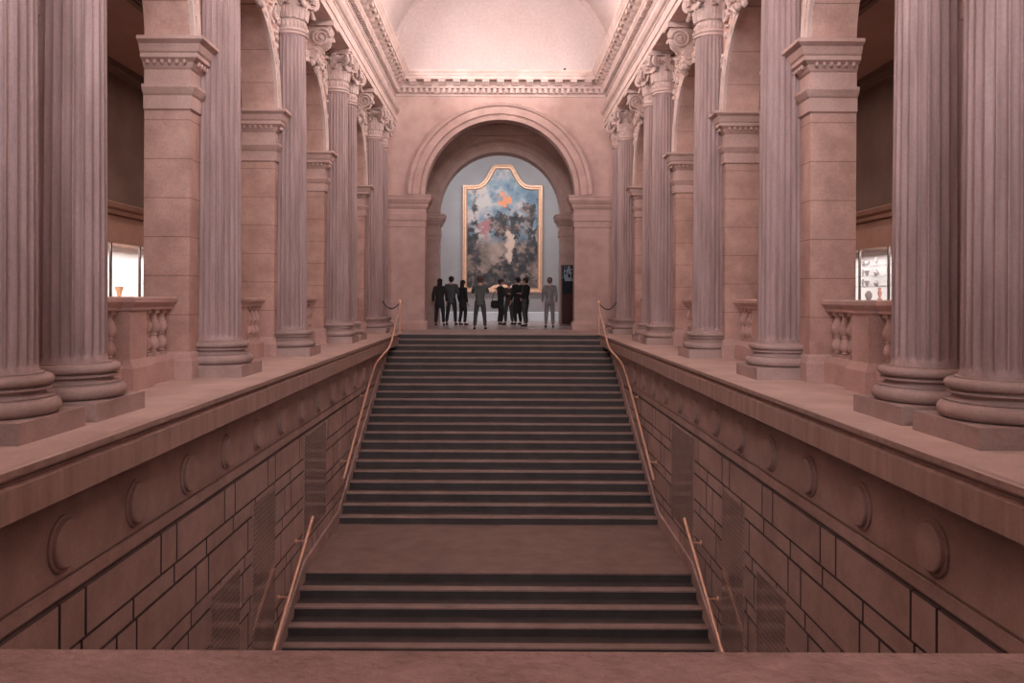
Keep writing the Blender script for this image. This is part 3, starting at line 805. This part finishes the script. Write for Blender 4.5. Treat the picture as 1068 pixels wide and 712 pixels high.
# ------------------------------------------------------------------ painting in the gallery
PY = 37.95; pc = (0.10, 0)
def p2w(px, py): return ((px-521.5)/880*PY, 1 + (311-py)/880*PY)
half = [(0, 171.5), (8.0, 171.5), (10.5, 173), (13.5, 177.5), (17, 184.5), (20.5, 189.5), (24.5, 192.3), (29, 193.2), (41.8, 193.2)]
cx = 524.3
outl = [(cx+a, y) for a, y in half] + [(cx+41.8, 305.3), (cx-41.8, 305.3)] + [(cx-a, y) for a, y in half[::-1]][:-1]
outl = [p2w(*q) for q in outl]
def inset(poly, d):
    n = len(poly); out = []
    for i in range(n):
        p = Vector(poly[i]); a = (p-Vector(poly[i-1])).normalized(); b = (Vector(poly[(i+1) % n])-p).normalized()
        n0, n1 = Vector((a.y, -a.x)), Vector((b.y, -b.x)); m = n0+n1; m = m/max(.25, m.dot(n0))
        out.append((p.x+m.x*d, p.y+m.y*d))
    return out
t = thing('framed_painting', 'very tall painting in a gold frame with a shouldered curved top', 'painting', ((cx-521.5)/880*PY, PY, 1.2))
O = Vector(t.location)
bm = bmesh.new(); loops = []
for d, o in ((0, .02), (0, .10), (.03, .13), (.08, .14), (.12, .10), (.16, .10), (.19, .12), (.22, .06), (.22, .02)):
    loops.append([bm.verts.new(Vector((x, PY-o, z))-O) for x, z in inset(outl, d)])
for a, b in zip(loops, loops[1:]):
    for i in range(len(a)): bm.faces.new((a[i], a[(i+1) % len(a)], b[(i+1) % len(a)], b[i]))
obj('frame', bm, M['gold'], t, True, 30)
bm = bmesh.new(); inn = inset(outl, .20)
A = [bm.verts.new(Vector((x, PY-.05, z))-O) for x, z in inn]; Bk = [bm.verts.new(Vector((x, PY-.02, z))-O) for x, z in inn]
bm.faces.new(A); bm.faces.new(Bk[::-1])
for i in range(len(A)): bm.faces.new((A[i], A[(i+1) % len(A)], Bk[(i+1) % len(A)], Bk[i]))
obj('canvas', bm, M['canvas'], t)
bm = bmesh.new()
zb = p2w(0, 305.3)[1]; xc = (cx-521.5)/880*PY
pr = [(xc-.75, zb+.19), (xc-.55, zb+.23), (xc-.38, zb+.34), (xc-.2, zb+.37), (xc+.2, zb+.37), (xc+.38, zb+.34), (xc+.55, zb+.23), (xc+.75, zb+.19)]
lo = [(x, z-.13) for x, z in pr[::-1]]
prism(bm, [(x-O.x, z-O.z) for x, z in pr+lo], PY-.12-O.y, PY-.06-O.y, 'y')
obj('frame_crest', bm, M['gold'], t)

# dark poster stand by the right pier of the inner arch
m, nt, b = nodes('dark printed poster'); 
tc = N(nt, 'ShaderNodeTexCoord'); sep = N(nt, 'ShaderNodeSeparateXYZ'); nt.links.new(tc.outputs['Generated'], sep.inputs[0])
nn = N(nt, 'ShaderNodeTexNoise'); nn.inputs['Scale'].default_value = 7; nt.links.new(tc.outputs['Generated'], nn.inputs['Vector'])
zz = sep.outputs['Z']
up = math_node(nt, 'MULTIPLY', math_node(nt, 'GREATER_THAN', zz, .74), math_node(nt, 'GREATER_THAN', nn.outputs['Fac'], .50))
lowm = math_node(nt, 'LESS_THAN', zz, .52)
m1 = N(nt, 'ShaderNodeMixRGB'); m1.inputs[1].default_value = (.022, .026, .032, 1); m1.inputs[2].default_value = (.07, .035, .03, 1); nt.links.new(lowm, m1.inputs[0])
m2 = N(nt, 'ShaderNodeMixRGB'); m2.inputs[2].default_value = (.30, .38, .46, 1); nt.links.new(up, m2.inputs[0]); nt.links.new(m1.outputs[0], m2.inputs[1]); nt.links.new(m2.outputs[0], b.inputs['Base Color']); b.inputs['Roughness'].default_value = .75; b.inputs['Specular IOR Level'].default_value = .15
M['poster'] = m
t = thing('poster_stand', 'tall dark poster stand with pale blue picture beside the right arch pier', 'sign', (2.70, 31.0, 0))
bm = bmesh.new(); box(bm, -.42, .42, -.02, .02, .06, 2.2); obj('panel', bm, M['poster'], t)
bm = bmesh.new()
for s in (-1, 1): box(bm, s*.41, s*.45, -.03, .03, .03, 2.23)
box(bm, -.45, .45, -.03, .03, 2.2, 2.24); obj('frame', bm, M['bronze'], t)
bm = bmesh.new(); box(bm, -.47, .47, -.17, .17, 0, .05); obj('base', bm, M['bronze'], t)

# ------------------------------------------------------------------ people
def skin_obj(name, verts, edges, radii, mat, parent, sub=2, root=0):
    me = bpy.data.meshes.new(name); me.from_pydata(verts, edges, []); me.materials.append(mat)
    o = bpy.data.objects.new(name, me); C.objects.link(o); o.parent = parent
    o.modifiers.new('Skin', 'SKIN').use_smooth_shade = True
    for i, r in enumerate(radii):
        v = me.skin_vertices[0].data[i]; v.radius = r if isinstance(r, tuple) else (r, r); v.use_root = (i == root)
    ss = o.modifiers.new('Subdivision', 'SUBSURF'); ss.levels = sub; ss.render_levels = sub
    return o
CL = {}
def cloth(c, name='cloth'):
    if c not in CL: CL[c] = plain('%s %d' % (name, len(CL)), c, .85, noise=.15, scale=12)
    return CL[c]
def person(px, py_feet, height, facing, label, top, legs, hair, shoes=(.02, .018, .018), arms=('down', 'down'), stance=.10, step_=0.0, lean=0.0, coat=0, head_tilt=0, hair_long=False, wide=1.0, skirt=None):
    Y = 880/(py_feet-311.0); X = (px-521.3)/880*Y
    k = height/1.75
    t = thing('person', label, 'person', (X, Y, 0), facing, 'visitors standing under the arch', 'thing')
    t.scale = (k, k, k)
    # joints, facing -Y at facing 0
    V = {}; 
    V['pel'] = (0, 0, .95); V['waist'] = (0, -.01+lean*.2, 1.08); V['chest'] = (0, lean*.6, 1.28); V['upch'] = (0, .015+lean*.85, 1.42); V['neck'] = (0, .01+lean, 1.50); V['nk2'] = (0, -.005+lean*1.05, 1.555)
    V['head'] = (head_tilt*.3, -.02+lean*1.15, 1.62); V['crown'] = (head_tilt*.5, -.005+lean*1.2, 1.70)
    for sd, n in ((-1, 'r'), (1, 'l')):
        V['hip'+n] = (sd*.095*wide, 0, .90); V['kne'+n] = (sd*(.085+stance*.4), -.03+sd*step_*.5, .50); V['ank'+n] = (sd*(.075+stance*.7), .03+sd*step_, .09); V['toe'+n] = (sd*(.085+stance*.75), -.12+sd*step_, .035)
        V['sho'+n] = (sd*.175*wide, .015+lean*.85, 1.42)
        m_ = arms[0 if sd < 0 else 1]
        if m_ == 'down': e, w_ = (sd*.245*wide, .03+lean*.5, 1.13), (sd*.25*wide, -.04+lean*.3, .89)
        elif m_ == 'front': e, w_ = (sd*.25*wide, -.03+lean*.5, 1.14), (sd*.13, -.24+lean*.5, 1.18)
        elif m_ == 'phone': e, w_ = (sd*.26*wide, -.13+lean*.5, 1.20), (sd*.13, -.30+lean*.6, 1.43)
        elif m_ == 'hip': e, w_ = (sd*.36*wide, .06, 1.17), (sd*.20*wide, -.06, 1.02)
        else: e, w_ = (sd*.27*wide, .08, 1.15), (sd*.14, -.12, 1.05)
        V['elb'+n], V['wri'+n] = e, w_
    names_ = list(V); idx = {n: i for i, n in enumerate(names_)}
    rad = dict(pel=(.11*wide, .08), waist=(.10*wide, .075), chest=(.11*wide, .08), upch=(.085, .06), neck=.052, nk2=.052, head=(.078, .092), crown=(.062, .075),
               hip=.06, kne=.045, ank=.036, toe=.03, sho=.038, elb=.034, wri=.028)
    R_ = [rad.get(n) or rad[n[:-1]] for n in names_]
    E = [('pel', 'waist'), ('waist', 'chest'), ('chest', 'upch'), ('upch', 'neck'), ('neck', 'nk2'), ('nk2', 'head'), ('head', 'crown')]
    for n in 'rl': E += [('pel', 'hip'+n), ('hip'+n, 'kne'+n), ('kne'+n, 'ank'+n), ('ank'+n, 'toe'+n), ('upch', 'sho'+n), ('sho'+n, 'elb'+n), ('elb'+n, 'wri'+n)]
    verts = [V[n] for n in names_]; edges = [(idx[a], idx[b]) for a, b in E]
    # nose, ears
    hd = Vector(V['head'])
    # hands: palm, four fingers of unequal length and a thumb
    for sd, n in ((-1, 'r'), (1, 'l')):
        w_, e = Vector(V['wri'+n]), Vector(V['elb'+n]); d = (w_-e).normalized()
        side = Vector((0, 1, 0)); side = (side - d*side.dot(d)).normalized(); nrm = d.cross(side)*-sd
        palm = w_ + d*.055; verts.append(tuple(palm)); R_.append((.030, .017)); pi = len(verts)-1; edges.append((idx['wri'+n], pi))
        for q, ln in zip((-.027, -.009, .009, .027), (.075, .085, .08, .062)):
            b_ = palm + d*.035 + side*q; m2_ = b_ + d*ln*.55 - nrm*.006; tp = b_ + d*ln - nrm*.02
            i0 = len(verts); verts += [tuple(b_), tuple(m2_), tuple(tp)]; R_ += [.009, .0085, .007]; edges += [(pi, i0), (i0, i0+1), (i0+1, i0+2)]
        b_ = w_ + d*.03 - side*.03; tp = b_ + d*.05 - side*.028
        i0 = len(verts); verts += [tuple(b_), tuple(tp)]; R_ += [.011, .009]; edges += [(pi, i0), (i0, i0+1)]
    body = skin_obj('body', verts, edges, R_, M['skin'], t, 2)
    bm = bmesh.new()                                          # nose, ears as features of the head
    ball(bm, hd + Vector((0, -.095, .0)), (.014, .02, .024), None, 2)
    for sd in (-1, 1): ball(bm, hd + Vector((sd*.082, .008, .005)), (.012, .022, .032), None, 2)
    ball(bm, hd + Vector((0, -.085, -.045)), (.026, .010, .008), None, 2)
    obj('face', bm, M['skin'], t, True, 60)
    bm = bmesh.new()
    for sd in (-1, 1): ball(bm, hd + Vector((sd*.032, -.088, .028)), (.011, .006, .007), None, 2)
    obj('eyes', bm, cloth((.03, .025, .025), 'eye'), t, True, 60)
    # hair: shell over skull, open at the face
    hm = cloth(hair, 'hair')
    bm = bmesh.new()
    ball(bm, hd + Vector((head_tilt*.2, .022, .055)), (.098, .108, .095), None, 3)
    if hair_long:
        ball(bm, hd + Vector((0, .062, -.06)), (.098, .062, .15), None, 3)
    else: ball(bm, hd + Vector((0, .05, .0)), (.09, .065, .075), None, 3)
    obj('hair', bm, hm, t, True, 80)
    # jacket
    tm = cloth(top, 'jacket'); tv, te, tr = [], [], []
    def add(p, r, frm=None):
        tv.append(tuple(p)); tr.append(r); i = len(tv)-1
        if frm is not None: te.append((frm, i))
        return i
    g = lambda n: Vector(V[n])
    c0 = add(g('chest'), (.175*wide, .135)); c1 = add(g('waist'), (.155*wide, .122), c0); c2 = add(g('pel')+Vector((0, 0, -.05)), (.172*wide, .135), c1); c2 = add(g('pel')+Vector((0, 0, -.20)), (.180*wide, .138), c2)
    if coat: c3 = add((0, 0, .95-coat), (.185*wide, .14), c2)
    u = add(g('upch'), (.165, .112), c0); add(g('neck')+Vector((0, .005, .01)), .082, u)
    for n in 'rl':
        a1 = add(g('sho'+n), .082, u); a2 = add(g('elb'+n), .06, a1); add(g('wri'+n), .045, a2)
    skin_obj('jacket', tv, te, tr, tm, t, 2)
    # trousers
    lm = cloth(legs, 'trousers'); tv, te, tr = [], [], []
    p00 = add((0, 0, 1.06), (.15*wide, .112)); p0 = add((0, 0, .93), (.158*wide, .115), p00)
    for n in 'rl':
        a1 = add(g('hip'+n)+Vector((0, 0, -.04)), .102, p0); a2 = add(g('kne'+n), .076, a1); add(g('ank'+n)+Vector((0, 0, .01)), .060, a2)
    skin_obj('trousers', tv, te, tr, lm, t, 2)
    sm = cloth(shoes, 'leather')
    for n in 'rl':
        a, b_ = g('ank'+n), g('toe'+n)
        skin_obj('shoe', [(a.x, a.y+.03, .046), (a.x, a.y-.03, .05), (b_.x, b_.y, .036), (b_.x, b_.y-.05, .03)], [(0, 1), (1, 2), (2, 3)], [(.045, .044), (.046, .05), (.048, .036), (.04, .028)], sm, t, 2)
    return t, V, k
dk = (.018, .018, .02)
person(459, 339.6, 1.70, PI, 'visitor in a long dark coat at the left end of the group', (.022, .02, .022), (.02, .02, .024), (.02, .014, .012), coat=.30, hair_long=True)
person(471, 339.2, 1.80, PI*.93, 'visitor with a grey patch across the back of a dark top, standing second from left', (.075, .08, .085), (.02, .021, .026), (.018, .013, .012), stance=.13, arms=('front', 'front'), wide=1.05)
person(483, 339.2, 1.66, PI*.75, 'slim visitor in a long black coat left of the painting frame', (.016, .016, .018), (.018, .018, .02), (.05, .02, .015), coat=.32, hair_long=True, wide=.9)
person(501, 343.6, 1.70, PI, 'visitor in a grey-green top standing nearest the top step, arms raised', (.085, .10, .098), (.055, .06, .062), (.10, .05, .045), arms=('phone', 'phone'), stance=.14, wide=1.0)
person(522.5, 338.8, 1.72, PI*.6, 'visitor in a dark jacket carrying a shoulder bag, left of the central pair', (.018, .018, .02), (.016, .017, .02), (.035, .024, .022), arms=('front', 'front'), stance=.12)
person(531, 338.2, 1.66, PI*1.1, 'visitor with greyish hair and brown top in the middle of the central group', (.06, .04, .04), (.05, .055, .06), (.20, .17, .165), arms=('front', 'front'), wide=.92)
person(540.3, 338.6, 1.80, PI*1.2, 'tall visitor in a full-length black coat in the central group', (.011, .011, .012), (.012, .012, .013), (.016, .012, .011), coat=.55, stance=.06, wide=1.08)
person(548.5, 340.2, 1.74, PI*1.35, 'visitor in a black jacket and grey trousers at the right of the central group', (.013, .013, .014), (.05, .055, .055), (.02, .014, .012), arms=('front', 'hip'), stance=.14, step_=.06)
person(573.5, 341.4, 1.72, PI, 'visitor in light grey clothes standing alone right of the painting', (.19, .185, .20), (.20, .19, .20), (.14, .10, .10), stance=.07, wide=.95)
# shoulder bag worn by one visitor
bx, by = (516.6-521.3)/880*31.4, 31.35
bm = bmesh.new(); box(bm, -.16, .16, -.07, .07, 0, .30); bmesh.ops.bevel(bm, geom=bm.edges[:], offset=.045, segments=3, affect='EDGES')
t = thing('shoulder_bag', 'black shoulder bag hanging at the side of the visitor left of the central pair', 'bag', (bx, by, .62))
obj('pouch', bm, cloth((.014, .014, .016)), t, True, 60)
bm = bmesh.new(); tube(bm, smooth_path([(-.12, 0, .27), (-.04, 0, .55), (.10, .0, .78), (.17, -.02, .80), (.19, -.04, .5), (.13, 0, .27)], 6), .013, 6); obj('strap', bm, cloth((.014, .014, .016)), t, True, 60)

# ------------------------------------------------------------------ light
def area(name, loc, rot, sx, sy, power, col, spread=180):
    l = bpy.data.lights.new(name, 'AREA'); l.shape = 'RECTANGLE'; l.size = sx; l.size_y = sy; l.energy = power; l.color = col; l.spread = math.radians(spread)
    o = bpy.data.objects.new(name, l); C.objects.link(o); o.location = loc; o.rotation_euler = rot
    return o
LW = (1, .865, .835)
for s in (-1, 1):     # lamp strips lying on the cornices: one shines up into the vault, one across the hall
    area('cove_light', (s*3.08, 11, 8.03), (PI, -s*math.radians(25), 0), .12, 27.5, 75, LW)
    area('cornice_light', (s*3.04, 11, 8.20), (0, s*math.radians(64), 0), .16, 27.5, 1580, LW)
    area('aisle_lamp', (s*6.4, 13, 5.6), (0, 0, 0), 1.2, 20, 110, (1, .78, .68))
    area('case_light', (s*7.72, 18.0, 2.03), (0, s*math.radians(10), 0), .12, 4.6, 55, (1, .93, .92))
area('hall_lamp', (0, -2.6, 6.6), (math.radians(88), 0, 0), 6, 2.4, 420, (.97, .88, .92), 85)
area('vestibule_lamp', (0, 29.2, 7.6), (0, 0, 0), 3, 2, 24, (1, .76, .68))
area('gallery_lamp', (0, 34.2, 7.4), (math.radians(24), 0, 0), 8, 1.5, 350, (.98, .97, 1))
w = bpy.data.worlds.new('World'); sc.world = w; w.use_nodes = True
w.node_tree.nodes['Background'].inputs[0].default_value = (.95, .78, .74, 1); w.node_tree.nodes['Background'].inputs[1].default_value = .25

# ------------------------------------------------------------------ camera
cd = bpy.data.cameras.new('Camera'); co = bpy.data.objects.new('Camera', cd); C.objects.link(co)
co.location = (0, 0, 1.0); co.rotation_euler = (PI/2, math.radians(-.25), 0)
cd.sensor_width = 36; cd.lens = 880/1068*36; cd.shift_x = 13/1068; cd.shift_y = -45/1068
cd.clip_start = .02; cd.clip_end = 200
sc.camera = co
sc.view_settings.view_transform = 'Standard'; sc.view_settings.look = 'None'; sc.view_settings.gamma = 1; sc.view_settings.use_curve_mapping = False
sc.view_settings.exposure = .06
sc.cycles.max_bounces = 10; sc.cycles.diffuse_bounces = 6
